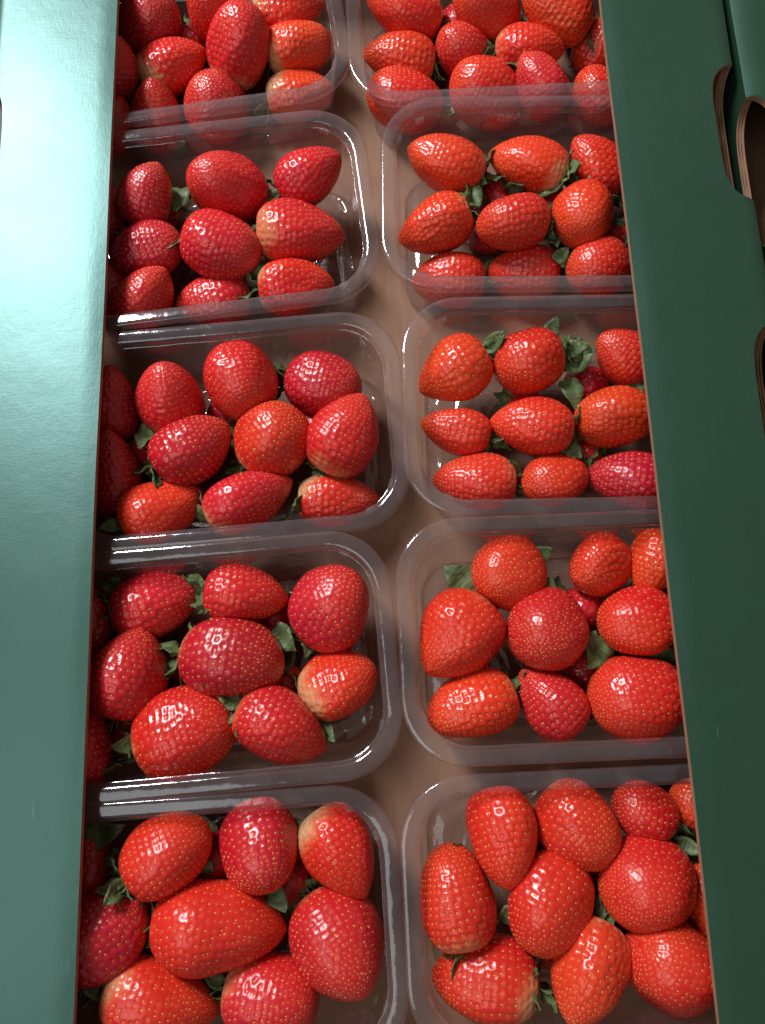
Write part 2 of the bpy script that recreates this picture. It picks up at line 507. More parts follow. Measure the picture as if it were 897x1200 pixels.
# punnet, centre x y z (mm), axis towards the tip, length, width (mm), ripeness 0 crimson .. 3 orange, pale shoulder, shape, buried
BERRIES = [
    ('L1', -140.4, 336.1, 38.2, 0.555, 0.253, 0.793, 46.2, 37.6, 0, 0.0, 'b', 0),
    ('L1', -95.5, 340.7, 41.1, -0.101, 0.045, 0.994, 47.7, 35.3, 1, 0.0, 'o', 0),
    ('L1', -49.4, 344.1, 36.9, 0.996, 0.088, -0.029, 47.2, 32.6, 2, 0.8, 'c', 0),
    ('L1', -126.1, 308.8, 33.0, 0.936, 0.324, 0.140, 48.5, 35.2, 1, 0.8, 'c', 0),
    ('L1', -80.1, 312.4, 41.8, 0.299, 0.601, 0.742, 52.6, 37.7, 1, 0.5, 'o', 0),
    ('L1', -43.1, 316.1, 34.9, 0.988, 0.014, 0.152, 43.5, 33.2, 3, 0.7, 'b', 0),
    ('L1', -43.7, 290.1, 23.4, 0.990, 0.139, 0.022, 46.4, 33.9, 3, 0.8, 'c', 0),
    ('L1', -136.5, 276.0, 26.6, 0.052, 0.513, 0.857, 46.3, 37.7, 1, 0.0, 'c', 0),
    ('L1', -98.1, 280.9, 26.4, -0.304, 0.246, 0.920, 44.3, 39.9, 1, 0.0, 'o', 0),
    ('L1', -162.0, 301.3, 42.2, 0.236, 0.631, 0.739, 38.7, 33.0, 0, 0.0, 'c', 0),
    ('L1', -167.6, 269.5, 30.5, 0.650, 0.595, 0.472, 37.9, 34.6, 0, 0.0, 'c', 0),
    ('L2', -135.4, 204.2, 47.7, 0.467, 0.689, 0.554, 40.4, 31.7, 0, 0.0, 'c', 0),
    ('L2', -87.7, 212.7, 39.8, -0.594, -0.046, 0.803, 54.2, 42.4, 1, 0.3, 'o', 0),
    ('L2', -37.3, 218.9, 40.2, 0.865, 0.392, 0.313, 45.6, 33.9, 1, 0.5, 'c', 0),
    ('L2', -136.2, 171.2, 40.0, 0.934, 0.300, 0.193, 45.1, 36.2, 0, 0.0, 'o', 0),
    ('L2', -90.4, 169.4, 45.8, 0.929, -0.354, -0.111, 48.1, 38.2, 1, 0.0, 'b', 0),
    ('L2', -44.0, 179.8, 38.6, 0.991, -0.038, -0.132, 55.3, 37.2, 1, 0.4, 'c', 0),
    ('L2', -135.8, 139.8, 42.0, 0.668, 0.617, 0.417, 42.3, 34.7, 1, 0.0, 'c', 0),
    ('L2', -97.5, 142.6, 30.1, -0.967, -0.237, 0.092, 48.1, 32.7, 1, 0.8, 'c', 0),
    ('L2', -47.1, 145.7, 37.0, 0.995, 0.073, -0.071, 47.2, 31.8, 2, 0.9, 'c', 0),
    ('L2', -164.6, 199.8, 36.1, 0.309, 0.840, 0.447, 37.9, 31.6, 0, 0.0, 'c', 0),
    ('L2', -164.1, 150.4, 33.3, -0.205, 0.820, 0.534, 39.0, 31.8, 0, 0.0, 'c', 0),
    ('L3', -120.8, 77.4, 41.5, 0.024, 0.494, 0.869, 45.1, 40.4, 1, 0.1, 'c', 0),
    ('L3', -78.5, 83.5, 43.7, 0.324, -0.925, 0.197, 44.7, 42.5, 1, 0.0, 'b', 0),
    ('L3', -32.3, 82.8, 34.9, 0.953, -0.289, 0.093, 46.8, 36.8, 0, 0.0, 'o', 0),
    ('L3', -106.7, 44.9, 42.3, 0.881, 0.468, 0.068, 49.0, 38.1, 0, 0.0, 'c', 0),
    ('L3', -60.9, 48.8, 41.2, 0.607, 0.582, 0.542, 44.3, 40.8, 2, 0.5, 'b', 0),
    ('L3', -19.9, 49.0, 44.0, 0.509, 0.798, 0.324, 50.6, 40.8, 1, 0.5, 'c', 0),
    ('L3', -124.6, 11.6, 37.3, 0.911, 0.368, -0.189, 51.1, 33.7, 2, 0.0, 'c', 0),
    ('L3', -74.9, 14.4, 40.9, 0.906, 0.418, -0.064, 53.9, 33.7, 1, 0.5, 'c', 0),
    ('L3', -25.4, 14.7, 30.4, 0.998, -0.024, -0.064, 48.1, 30.1, 2, 0.9, 'c', 0),
    ('L3', -156.4, 75.1, 36.4, 0.031, 0.902, 0.430, 45.9, 30.8, 0, 0.0, 'c', 0),
    ('L3', -153.7, 33.9, 36.7, -0.042, 0.927, 0.373, 49.8, 32.2, 0, 0.0, 'c', 0),
    ('L4', -126.6, -42.4, 34.2, 0.955, 0.289, -0.072, 51.8, 36.4, 1, 0.2, 'c', 0),
    ('L4', -76.3, -39.1, 43.0, 0.974, -0.123, -0.190, 47.0, 31.1, 1, 0.0, 'c', 0),
    ('L4', -29.9, -47.6, 41.9, 0.588, 0.556, 0.587, 49.7, 44.3, 1, 0.4, 'o', 0),
    ('L4', -137.5, -79.2, 44.0, 0.278, 0.950, 0.140, 49.5, 41.9, 1, 0.0, 'c', 0),
    ('L4', -83.7, -73.1, 44.1, 0.991, -0.122, 0.063, 57.2, 41.8, 0, 0.3, 'o', 0),
    ('L4', -27.8, -88.5, 37.5, 0.949, 0.298, 0.105, 44.9, 37.4, 2, 0.7, 'o', 0),
    ('L4', -107.6, -109.2, 42.5, 0.939, 0.294, 0.178, 54.2, 44.6, 2, 0.5, 'b', 0),
    ('L4', -56.5, -109.0, 47.0, 0.890, -0.446, -0.091, 52.0, 35.9, 1, 0.2, 'c', 0),
    ('L4', -162.5, -109.9, 41.3, -0.218, 0.976, 0.009, 49.7, 31.6, 0, 0.0, 'c', 0),
    ('L4', -166.9, -48.7, 37.1, -0.085, 0.989, 0.123, 46.6, 29.1, 0, 0.0, 'c', 0),
    ('L5', -115.7, -169.2, 44.9, 0.839, 0.523, -0.151, 48.4, 38.5, 2, 0.0, 'o', 0),
    ('L5', -69.6, -169.0, 40.9, 0.336, -0.725, 0.601, 45.6, 41.0, 1, 0.3, 'b', 0),
    ('L5', -28.1, -172.4, 40.5, 0.520, -0.824, 0.223, 48.9, 36.6, 2, 0.9, 'c', 0),
    ('L5', -146.2, -205.3, 45.1, 0.721, 0.662, -0.204, 48.3, 39.4, 0, 0.0, 'o', 0),
    ('L5', -90.2, -205.0, 40.2, 0.990, -0.110, -0.092, 68.0, 49.5, 2, 0.1, 'c', 0),
    ('L5', -29.8, -214.8, 41.1, 0.502, -0.683, 0.530, 54.9, 44.6, 1, 0.3, 'c', 0),
    ('L5', -119.0, -238.7, 39.7, 0.945, -0.282, -0.166, 59.1, 37.1, 2, 0.6, 'c', 0),
    ('L5', -63.6, -237.3, 38.7, 0.978, -0.123, 0.170, 47.7, 38.8, 1, 0.6, 'b', 0),
    ('L5', -162.9, -174.2, 31.4, 0.009, 0.994, -0.108, 46.0, 30.9, 0, 0.0, 'c', 0),
    ('R1', 26.8, 339.1, 38.7, -0.887, 0.293, 0.358, 52.3, 36.6, 2, 0.6, 'c', 0),
    ('R1', 79.8, 334.8, 44.0, -0.801, 0.219, 0.557, 49.1, 35.5, 2, 0.2, 'o', 0),
    ('R1', 122.7, 327.7, 46.5, -0.862, 0.364, 0.353, 51.6, 34.5, 3, 0.7, 'c', 0),
    ('R1', 22.9, 311.1, 30.8, -0.988, 0.134, 0.079, 48.6, 30.9, 3, 0.2, 'c', 0),
    ('R1', 64.2, 314.9, 28.4, -0.597, 0.014, 0.802, 43.2, 36.0, 1, 0.0, 'o', 0),
    ('R1', 105.8, 307.1, 37.4, 0.983, -0.115, 0.142, 46.0, 28.7, 2, 0.6, 'c', 0),
    ('R1', 153.9, 313.6, 28.7, 0.266, 0.590, 0.762, 36.4, 30.8, 2, 0.1, 'c', 0),
    ('R1', 111.8, 279.8, 38.7, -0.548, 0.645, 0.532, 42.5, 32.6, 1, 0.3, 'c', 0),
    ('R1', 78.1, 283.1, 26.8, -0.877, 0.263, 0.403, 51.7, 41.1, 2, 0.0, 'o', 0),
    ('R1', 24.8, 281.6, 26.0, -0.933, 0.169, 0.318, 51.5, 40.0, 2, 0.7, 'o', 0),
    ('R1', 152.3, 281.5, 23.1, -0.597, 0.601, 0.531, 39.4, 33.6, 2, 0.0, 'o', 0),
    ('R2', 47.6, 223.6, 39.8, -0.921, 0.332, 0.206, 50.8, 37.0, 3, 0.4, 'c', 0),
    ('R2', 98.9, 221.9, 38.4, -0.950, 0.312, 0.006, 51.5, 34.0, 3, 0.7, 'c', 0),
    ('R2', 142.2, 220.3, 37.1, -0.679, 0.645, 0.351, 44.7, 32.9, 2, 0.1, 'c', 0),
    ('R2', 39.5, 182.4, 37.7, -0.925, -0.274, -0.262, 48.0, 35.5, 3, 0.2, 'c', 0),
    ('R2', 84.9, 176.8, 46.5, -0.995, -0.083, -0.048, 45.1, 35.4, 2, 0.1, 'o', 0),
    ('R2', 127.6, 182.8, 44.0, -0.384, -0.889, 0.249, 41.9, 36.5, 3, 0.0, 'r', 0),
    ('R2', 47.0, 155.2, 21.4, -0.995, 0.077, -0.065, 46.9, 33.0, 2, 0.1, 'c', 0),
    ('R2', 93.2, 157.3, 21.5, -0.981, 0.150, -0.124, 48.0, 33.1, 2, 0.2, 'c', 0),
    ('R2', 136.2, 151.5, 35.6, -0.986, -0.119, 0.121, 39.9, 35.0, 2, 0.0, 'o', 0),
    ('R3', 44.4, 86.4, 40.3, -0.869, -0.458, -0.188, 45.8, 36.8, 3, 0.3, 'c', 0),
    ('R3', 88.5, 91.9, 39.7, -0.968, -0.247, 0.037, 43.2, 38.8, 2, 0.2, 'o', 0),
    ('R3', 144.2, 93.4, 38.2, -0.774, 0.474, 0.419, 39.0, 33.0, 2, 0.0, 'c', 0),
    ('R3', 44.4, 51.4, 35.7, -0.965, 0.262, -0.017, 42.4, 29.6, 2, 0.0, 'c', 0),
    ('R3', 86.9, 50.1, 43.0, -0.977, 0.196, -0.082, 48.0, 33.3, 2, 0.2, 'c', 0),
    ('R3', 135.5, 54.7, 39.5, -0.986, 0.001, -0.164, 46.4, 34.4, 3, 0.0, 'o', 0),
    ('R3', 53.4, 21.0, 35.5, -0.990, 0.100, -0.100, 48.4, 31.9, 2, 0.5, 'c', 0),
    ('R3', 98.0, 20.3, 36.3, -0.904, -0.273, 0.329, 40.2, 31.9, 2, 0.1, 'o', 0),
    ('R3', 138.5, 18.9, 38.1, -0.937, 0.251, -0.243, 47.4, 31.0, 0, 0.0, 'c', 0),
    ('R4', 68.0, -32.7, 39.8, -0.748, -0.492, 0.445, 43.0, 38.5, 3, 0.0, 'o', 0),
    ('R4', 118.4, -30.5, 37.6, -0.799, -0.484, 0.356, 36.7, 34.9, 2, 0.0, 'o', 0),
    ('R4', 148.8, -30.7, 40.4, -0.387, -0.907, -0.166, 38.1, 28.5, 3, 0.0, 'c', 0),
    ('R4', 37.8, -66.5, 43.4, -0.706, -0.701, 0.102, 51.7, 43.1, 2, 0.1, 'c', 0),
    ('R4', 85.5, -63.3, 42.2, -0.300, -0.602, 0.740, 48.4, 42.1, 1, 0.5, 'r', 0),
    ('R4', 135.5, -61.4, 43.4, -0.989, -0.133, -0.058, 44.1, 36.2, 2, 0.0, 'o', 0),
    ('R4', 43.6, -102.6, 38.6, -0.955, -0.292, 0.052, 49.2, 37.2, 3, 0.2, 'b', 0),
    ('R4', 85.5, -101.6, 38.5, -0.675, 0.738, 0.014, 43.8, 35.4, 1, 0.2, 'c', 0),
    ('R4', 130.3, -100.7, 43.4, -0.988, -0.123, 0.090, 51.4, 43.2, 2, 0.0, 'o', 0),
    ('R5', 54.5, -166.8, 45.1, 0.074, -0.939, 0.336, 48.9, 38.5, 2, 0.0, 'c', 0),
    ('R5', 93.7, -163.4, 41.5, 0.603, -0.668, 0.437, 45.7, 37.6, 2, 0.2, 'b', 0),
    ('R5', 129.9, -158.6, 37.1, -0.876, 0.361, 0.321, 35.2, 31.0, 1, 0.0, 'o', 0),
    ('R5', 157.9, -156.7, 32.2, -0.825, 0.527, -0.202, 26.9, 25.0, 3, 0.0, 'o', 0),
    ('R5', 30.0, -194.5, 44.0, -0.122, 0.977, -0.177, 50.0, 37.8, 2, 0.3, 'b', 0),
    ('R5', 74.9, -198.8, 44.2, -0.523, -0.798, 0.299, 48.7, 40.9, 2, 0.1, 'b', 0),
    ('R5', 125.9, -191.3, 41.8, -0.808, -0.231, 0.541, 49.6, 45.1, 2, 0.2, 'r', 0),
    ('R5', 159.5, -200.7, 33.9, 0.084, 0.987, -0.138, 43.6, 27.8, 3, 0.2, 'c', 0),
    ('R5', 42.6, -233.1, 39.2, -0.984, 0.113, -0.138, 53.9, 38.7, 2, 0.7, 'c', 0),
    ('R5', 91.7, -229.7, 46.3, -0.483, -0.828, 0.285, 49.7, 36.2, 3, 0.8, 'c', 0),
    ('R5', 134.6, -229.5, 42.6, -0.741, 0.512, 0.434, 50.0, 43.5, 2, 0.0, 'r', 0),
    ('L1', -74.0, 335.0, 19.5, 0.190, 0.681, -0.707, 32.9, 25.7, 0, 0.0, 'c', 1),
    ('L1', -120.0, 331.7, 20.2, -0.541, -0.456, -0.707, 34.0, 27.8, 0, 0.0, 'c', 1),
    ('L1', -166.8, 322.5, 20.0, -0.204, 0.677, -0.707, 33.5, 27.3, 1, 0.0, 'c', 1),
    ('L2', -59.0, 198.4, 19.8, -0.053, -0.705, -0.707, 29.7, 25.6, 0, 0.0, 'c', 1),
    ('L2', -102.0, 176.9, 20.3, 0.514, -0.486, -0.707, 30.9, 26.3, 0, 0.0, 'c', 1),
    ('L2', -62.8, 165.1, 20.3, -0.201, 0.678, -0.707, 31.3, 25.8, 1, 0.0, 'c', 1),
    ('L2', -137.1, 208.4, 21.1, -0.573, -0.414, -0.707, 33.3, 26.9, 0, 0.0, 'c', 1),
    ('L3', -38.5, 61.7, 19.0, -0.015, 0.707, -0.707, 30.8, 25.8, 0, 0.0, 'c', 1),
    ('L3', -89.6, 73.1, 18.9, 0.358, 0.610, -0.707, 30.4, 26.0, 0, 0.0, 'c', 1),
    ('L3', -132.6, 52.1, 20.8, 0.267, 0.655, -0.707, 36.1, 27.9, 1, 0.0, 'c', 1),
    ('L3', -79.7, 25.9, 18.5, -0.221, -0.672, -0.707, 29.6, 25.1, 0, 0.0, 'c', 1),
    ('L4', -65.4, -53.0, 20.8, -0.625, -0.330, -0.707, 31.5, 27.3, 0, 0.0, 'c', 1),
    ('L4', -115.4, -77.6, 20.1, -0.453, -0.543, -0.707, 30.7, 25.0, 0, 0.0, 'c', 1),
    ('L4', -57.9, -91.0, 21.4, 0.227, -0.670, -0.707, 33.2, 28.0, 1, 0.0, 'c', 1),
    ('L4', -139.1, -108.2, 21.9, 0.707, 0.010, -0.707, 35.6, 27.6, 0, 0.0, 'c', 1),
    ('L5', -59.4, -187.7, 20.2, -0.569, 0.420, -0.707, 34.3, 26.4, 0, 0.0, 'c', 1),
    ('L5', -94.7, -179.0, 20.3, 0.091, -0.701, -0.707, 33.8, 27.4, 0, 0.0, 'c', 1),
    ('L5', -125.9, -194.8, 19.3, 0.605, 0.366, -0.707, 30.5, 26.5, 1, 0.0, 'c', 1),
    ('L5', -91.0, -232.0, 18.9, 0.690, -0.157, -0.707, 30.1, 25.3, 0, 0.0, 'c', 1),
    ('R1', 59.0, 340.6, 20.9, -0.648, -0.284, -0.707, 34.2, 26.9, 0, 0.0, 'c', 1),
    ('R1', 112.2, 324.7, 20.9, 0.632, -0.316, -0.707, 34.2, 26.9, 0, 0.0, 'c', 1),
    ('R1', 143.3, 342.9, 21.4, 0.587, 0.394, -0.707, 35.3, 27.7, 1, 0.0, 'c', 1),
    ('R2', 77.0, 210.4, 19.0, -0.678, -0.202, -0.707, 30.1, 26.1, 0, 0.0, 'c', 1),
    ('R2', 119.6, 201.8, 19.7, 0.266, 0.655, -0.707, 31.7, 27.4, 0, 0.0, 'c', 1),
    ('R2', 152.4, 172.8, 19.2, 0.196, -0.679, -0.707, 31.0, 26.1, 1, 0.0, 'c', 1),
    ('R2', 73.3, 186.0, 19.6, -0.706, 0.030, -0.707, 32.5, 26.1, 0, 0.0, 'c', 1),
    ('R3', 89.7, 66.4, 21.6, 0.662, -0.248, -0.707, 34.5, 26.8, 0, 0.0, 'c', 1),
    ('R3', 125.5, 82.7, 20.7, -0.401, 0.583, -0.707, 32.3, 25.3, 0, 0.0, 'c', 1),
    ('R3', 118.5, 36.6, 20.2, -0.706, -0.045, -0.707, 30.6, 25.3, 1, 0.0, 'c', 1),
    ('R3', 162.7, 69.1, 21.6, 0.705, 0.055, -0.707, 33.6, 27.9, 0, 0.0, 'c', 1),
    ('R4', 106.2, -86.0, 19.9, -0.700, 0.097, -0.707, 32.2, 27.6, 0, 0.0, 'c', 1),
    ('R4', 108.9, -51.5, 20.4, -0.667, 0.234, -0.707, 33.8, 27.5, 0, 0.0, 'c', 1),
    ('R4', 151.0, -47.5, 19.7, -0.635, -0.310, -0.707, 31.6, 27.4, 1, 0.0, 'c', 1),
    ('R4', 149.7, -80.5, 20.1, 0.223, -0.671, -0.707, 34.0, 26.2, 0, 0.0, 'c', 1),
    ('R5', 72.5, -174.8, 19.7, -0.675, 0.209, -0.707, 29.7, 25.2, 0, 0.0, 'c', 1),
    ('R5', 100.9, -181.6, 20.9, -0.450, 0.545, -0.707, 32.5, 27.1, 0, 0.0, 'c', 1),
    ('R5', 72.8, -219.4, 22.0, -0.591, 0.388, -0.707, 35.9, 27.8, 1, 0.0, 'c', 1),
    ('R5', 114.3, -230.7, 21.2, 0.614, 0.351, -0.707, 33.2, 27.7, 0, 0.0, 'c', 1),
]
# berry (punnet, number), base and tip of a calyx leaf that shows (mm)
CALYX_LEAVES = [
    ('R3', 1, 100.2, 103.2, 37.0, 105.8, 114.8, 44.0),
    ('R3', 1, 109.1, 88.9, 37.0, 130.0, 96.7, 44.0),
    ('R3', 1, 110.2, 79.3, 37.0, 113.1, 63.9, 44.0),
    ('R3', 2, 146.3, 71.5, 37.0, 160.0, 81.8, 44.0),
    ('L5', 0, -161.1, -162.8, 37.0, -135.2, -154.6, 44.0),
    ('L5', 0, -145.8, -169.5, 37.0, -136.1, -178.9, 44.0),
    ('L5', 5, -64.0, -187.1, 37.0, -56.2, -197.5, 44.0),
    ('L5', 1, -95.5, -180.3, 37.0, -96.6, -169.0, 44.0),
    ('R4', 0, 47.0, -40.2, 37.0, 31.2, -27.3, 44.0),
    ('R4', 0, 85.9, -36.9, 37.0, 90.9, -49.1, 44.0),
    ('R4', 4, 115.7, -69.7, 37.0, 102.0, -89.2, 44.0),
    ('R4', 5, 154.0, -83.4, 37.0, 140.2, -78.2, 44.0),
    ('R5', 5, 52.2, -208.7, 37.0, 60.5, -197.6, 44.0),
    ('R5', 3, 143.4, -173.6, 37.0, 157.4, -179.6, 44.0),
    ('R5', 3, 143.5, -179.8, 37.0, 145.7, -190.4, 44.0),
    ('R5', 8, 73.3, -224.3, 37.0, 64.4, -213.3, 44.0),
    ('R5', 4, 36.0, -176.8, 37.0, 28.1, -166.9, 44.0),
    ('L4', 2, -61.3, -58.5, 37.0, -49.5, -71.1, 44.0),
    ('L4', 5, -40.8, -106.1, 37.0, -30.5, -116.5, 44.0),
    ('L4', 0, -152.7, -34.5, 37.0, -142.2, -25.4, 44.0),
    ('L4', 6, -91.8, -101.6, 37.0, -81.3, -93.8, 44.0),
    ('L4', 4, -118.0, -71.0, 37.0, -117.5, -84.6, 44.0),
    ('L3', 5, -32.5, 26.1, 37.0, -21.4, 25.8, 44.0),
    ('L3', 0, -130.7, 60.6, 37.0, -134.9, 43.2, 44.0),
    ('R2', 0, 56.0, 209.7, 37.0, 64.6, 190.4, 44.0),
    ('R2', 1, 103.1, 202.9, 37.0, 121.8, 205.4, 44.0),
    ('R2', 8, 110.7, 156.1, 37.0, 117.9, 161.8, 44.0),
    ('R2', 4, 106.3, 177.0, 37.0, 109.8, 162.2, 44.0),
    ('R1', 1, 92.1, 299.9, 37.0, 98.3, 280.6, 44.0),
    ('L2', 7, -74.2, 150.2, 37.0, -63.8, 155.9, 44.0),
    ('L2', 1, -117.7, 215.9, 37.0, -118.5, 192.4, 44.0),
    ('L1', 4, -109.1, 282.0, 37.0, -98.9, 291.8, 44.0),
    ('R3', 6, 76.6, 21.9, 37.0, 71.8, 31.1, 44.0),
    ('R3', 4, 104.9, 41.0, 37.0, 112.0, 30.5, 44.0),
]
LONG, SHORT = 0.194, 0.127
ORD = ['first', 'second', 'third', 'fourth', 'fifth']


def rrect(hx, hy, r, nc=14, ns=10):
    """rounded rectangle loop, counter-clockwise, same vertex count whatever the size"""
    pts = []
    for (sx, sy, a0) in ((1, -1, -90), (1, 1, 0), (-1, 1, 90), (-1, -1, 180)):
        cx, cyy = sx * (hx - r), sy * (hy - r)
        for k in range(nc + 1):
            a = math.radians(a0 + 90 * k / nc)
            pts.append((cx + r * math.cos(a), cyy + r * math.sin(a)))
        # straight run to the next corner
        nx, ny = {(1, -1): (1, 1), (1, 1): (-1, 1), (-1, 1): (-1, -1), (-1, -1): (1, -1)}[(sx, sy)]
        a = math.radians(a0 + 90)
        p = (cx + r * math.cos(a), cyy + r * math.sin(a))
        ncx, ncy = nx * (hx - r), ny * (hy - r)
        q = (ncx + r * math.cos(a), ncy + r * math.sin(a))
        for k in range(1, ns):
            f = k / ns
            pts.append((p[0] + (q[0] - p[0]) * f, p[1] + (q[1] - p[1]) * f))
    return pts


def loft(name, prof, mat, parent, cap=False, wob=None):
    V, F = [], []
    n = 0
    for (ins, z, r) in prof:
        L = rrect(LONG / 2 - ins, SHORT / 2 - ins, r)
        n = len(L)
        for k, (x, y) in enumerate(L):
            dz = 0.0
            sc = 1.0
            if wob:
                dz, sc = wob(k, n, ins, z, x, y)
            V.append((x * sc, y * sc, z + dz))
    for i in range(len(prof) - 1):
        for k in range(n):
            a, b = i * n + k, i * n + (k + 1) % n
            F.append((a, b, b + n, a + n))
    if cap:
        c = len(V)
        V.append((0, 0, prof[-1][1]))
        for k in range(n):
            F.append(((len(prof) - 1) * n + k, (len(prof) - 1) * n + (k + 1) % n, c))
    return mesh_obj(name, V, F, mat, parent)


BASE = 0.0040


def lug_mesh():
    V = [(x, y, z) for z in (-0.0030, 0.0012) for (x, y) in ((-0.0016, -0.0022), (0.0002, -0.0026), (0.0002, 0.0026), (-0.0016, 0.0022))]
    me = bpy.data.meshes.new('stacking_lug')
    me.from_pydata(V, [], [(4, 5, 6, 7), (0, 1, 5, 4), (1, 2, 6, 5), (2, 3, 7, 6), (3, 0, 4, 7)])
    me.materials.append(M_RIM)
    me.update()
    return me


LUG = lug_mesh()


def punnet(code, cx, cyy, rot, dz):
    side = 'pale teal flap' if code[0] == 'L' else 'dark green flap'
    root = empty('punnet', (cx / 1000, cyy / 1000, BASE), math.radians(rot),
                 'clear plastic punnet, %s from the handhold end, along the %s' % (ORD[int(code[1]) - 1], side),
                 'punnet', 'clear plastic punnets packed in the carton')
    rz = RIM_Z + dz / 1000 - BASE
    rnd = random.Random(code)
    p1, p2 = rnd.uniform(0, 6), rnd.uniform(0, 6)

    def wob(k, n, ins, z, x, y):
        a = 2 * math.pi * k / n
        lip = 0.00022 * math.sin(a * 31 + p1) + 0.00018 * math.sin(a * 53 + p2 * 2) if ins > 0.007 else 0.0
        return 0.0005 * math.sin(2 * a + p1) + 0.0003 * math.sin(3 * a + p2) + lip, 1.0 + lip * 3
    R = 0.033
    loft('rim', [(0.0003, rz - 0.0050, R), (0.0000, rz - 0.0030, R), (0.0002, rz - 0.0012, R), (0.0006, rz - 0.0004, R), (0.0013, rz, R - 0.001),
                 (0.0030, rz + 0.0001, R - 0.002), (0.0065, rz - 0.0001, R - 0.005), (0.0078, rz - 0.0004, R - 0.006), (0.0084, rz - 0.0011, R - 0.0065),
                 (0.0086, rz - 0.0032, R - 0.0065), (0.0090, rz - 0.0040, R - 0.007), (0.0098, rz - 0.0043, R - 0.0075)], M_RIM, root, wob=wob)

    def wob2(k, n, ins, z, x, y):
        a = 2 * math.pi * k / n
        f = z / rz
        dz_, _ = wob(k, n, ins, z, x, y)
        # shallow flutes moulded into the wall
        fl = 0.0035 * math.sin(k * math.pi / 3) * math.sin(math.pi * min(1, max(0, f))) if 0.08 < f < 0.9 else 0.0
        return dz_ * (1 if f > 0.9 else 0), 1.0 + fl * 0.6
    wall = [(0.0098, rz - 0.0043, R - 0.0075)]
    for f in (0.12, 0.25, 0.4, 0.55, 0.7, 0.82, 0.9):
        wall.append((0.0098 + 0.0030 * f, (rz - 0.0043) * (1 - f) + 0.0006 * f, R - 0.0075 - 0.004 * f))
    wall += [(0.0138, 0.0022, 0.0205), (0.0152, 0.0009, 0.0195), (0.0172, 0.0004, 0.0180), (0.0230, 0.0004, 0.0150),
             (0.0240, 0.0012, 0.0145), (0.0262, 0.0012, 0.0135), (0.0272, 0.0004, 0.0130), (0.0360, 0.0004, 0.0100),
             (0.0370, 0.0012, 0.0095), (0.0392, 0.0012, 0.0085), (0.0402, 0.0004, 0.0080), (0.0520, 0.0004, 0.0050)]
    loft('tray', wall, M_WALL, root, True, wob2)
    for sx in (-1, 1):
        for sy in (-1, 1):
            for a in (22, 64):
                rr_ = R - 0.0070
                an = math.radians(a)
                hx, hy = LONG / 2 - 0.0089 - rr_, SHORT / 2 - 0.0089 - rr_
                o = bpy.data.objects.new('stacking_lug', LUG)
                COL.objects.link(o)
                o.parent = root
                o.location = (sx * (hx + rr_ * math.cos(an)), sy * (hy + rr_ * math.sin(an)), rz - 0.0052)
                o.rotation_euler = (0, 0, math.atan2(sy * math.sin(an), sx * math.cos(an)))
    return root


for code, (px, py, rot, dz) in PUNNETS.items():
    punnet(code, px, py, rot, dz)


# ------------------------------------------------------------------ strawberries
HUES = [(0.38, 0.005, 0.022), (0.50, 0.009, 0.022), (0.585, 0.014, 0.012), (0.63, 0.036, 0.011)]
SHAPES = {'c': (0.43, 0.66), 'o': (0.46, 0.50), 'r': (0.47, 0.47), 'b': (0.36, 0.44)}
NU, NTH = 96, 122


def berry_surface(L, W, rs, shape):
    a, b = SHAPES[shape]
    a += rs.uniform(-0.03, 0.03)
    b += rs.uniform(-0.05, 0.06)
    um = a / (a + b)
    fm = um ** a * (1 - um) ** b
    ph = rs.uniform(0, 6.283, 6)
    am = rs.uniform(0.012, 0.038, 3)
    bend = rs.uniform(-0.07, 0.07)
    flat = rs.uniform(0.86, 1.0) if shape != 'r' else 0.97
    kk = rs.normal(0, 1.0, (5, 3)) * np.array([1.6, 1.3, 1.3])
    kp = rs.uniform(0, 6.283, 5)
    ka = rs.uniform(0.004, 0.022, 5)
    ft, fa = rs.uniform(0, 6.283, 3), rs.uniform(0.0, 0.075, 3)
    fu = rs.uniform(0.25, 0.85, 3)
    dip = rs.uniform(0.02, 0.05)

    def surf(u, th):
        u = np.clip(u, 1e-6, 1 - 1e-6)
        r = (u ** a) * ((1 - u) ** b) / fm * W / 2
        en = np.sin(np.pi * u) ** 0.8
        r = r * (1 + am[0] * np.sin(2 * th + ph[0] + 2 * u) * en + am[1] * np.sin(3 * th + ph[1] + 3 * u) * en + am[2] * 0.7 * np.sin(5 * th + ph[2] - 4 * u) * en)
        c3, s3 = np.cos(th), np.sin(th)
        for q in range(5):
            r = r * (1 + ka[q] * np.sin(kk[q, 0] * (2 * u - 1) * 1.6 + (kk[q, 1] * c3 + kk[q, 2] * s3) * 1.3 + kp[q]) * en)
        for q in range(3):
            mq = np.clip((np.cos(th - ft[q]) - 0.35) / 0.65, 0, 1)
            r = r * (1 - fa[q] * mq * mq * np.exp(-((u - fu[q]) / 0.28) ** 2))
        x = (u - 0.5) * L + dip * L * np.exp(-(r / (0.42 * W / 2)) ** 2) * (u < 0.5)
        y = r * np.cos(th) + bend * L * (u - 0.45) ** 2 * 2
        z = r * np.sin(th) * flat
        return np.stack([x, y, z], -1)
    return surf


def smooth01(x):
    x = np.clip(x, 0, 1)
    return x * x * (3 - 2 * x)


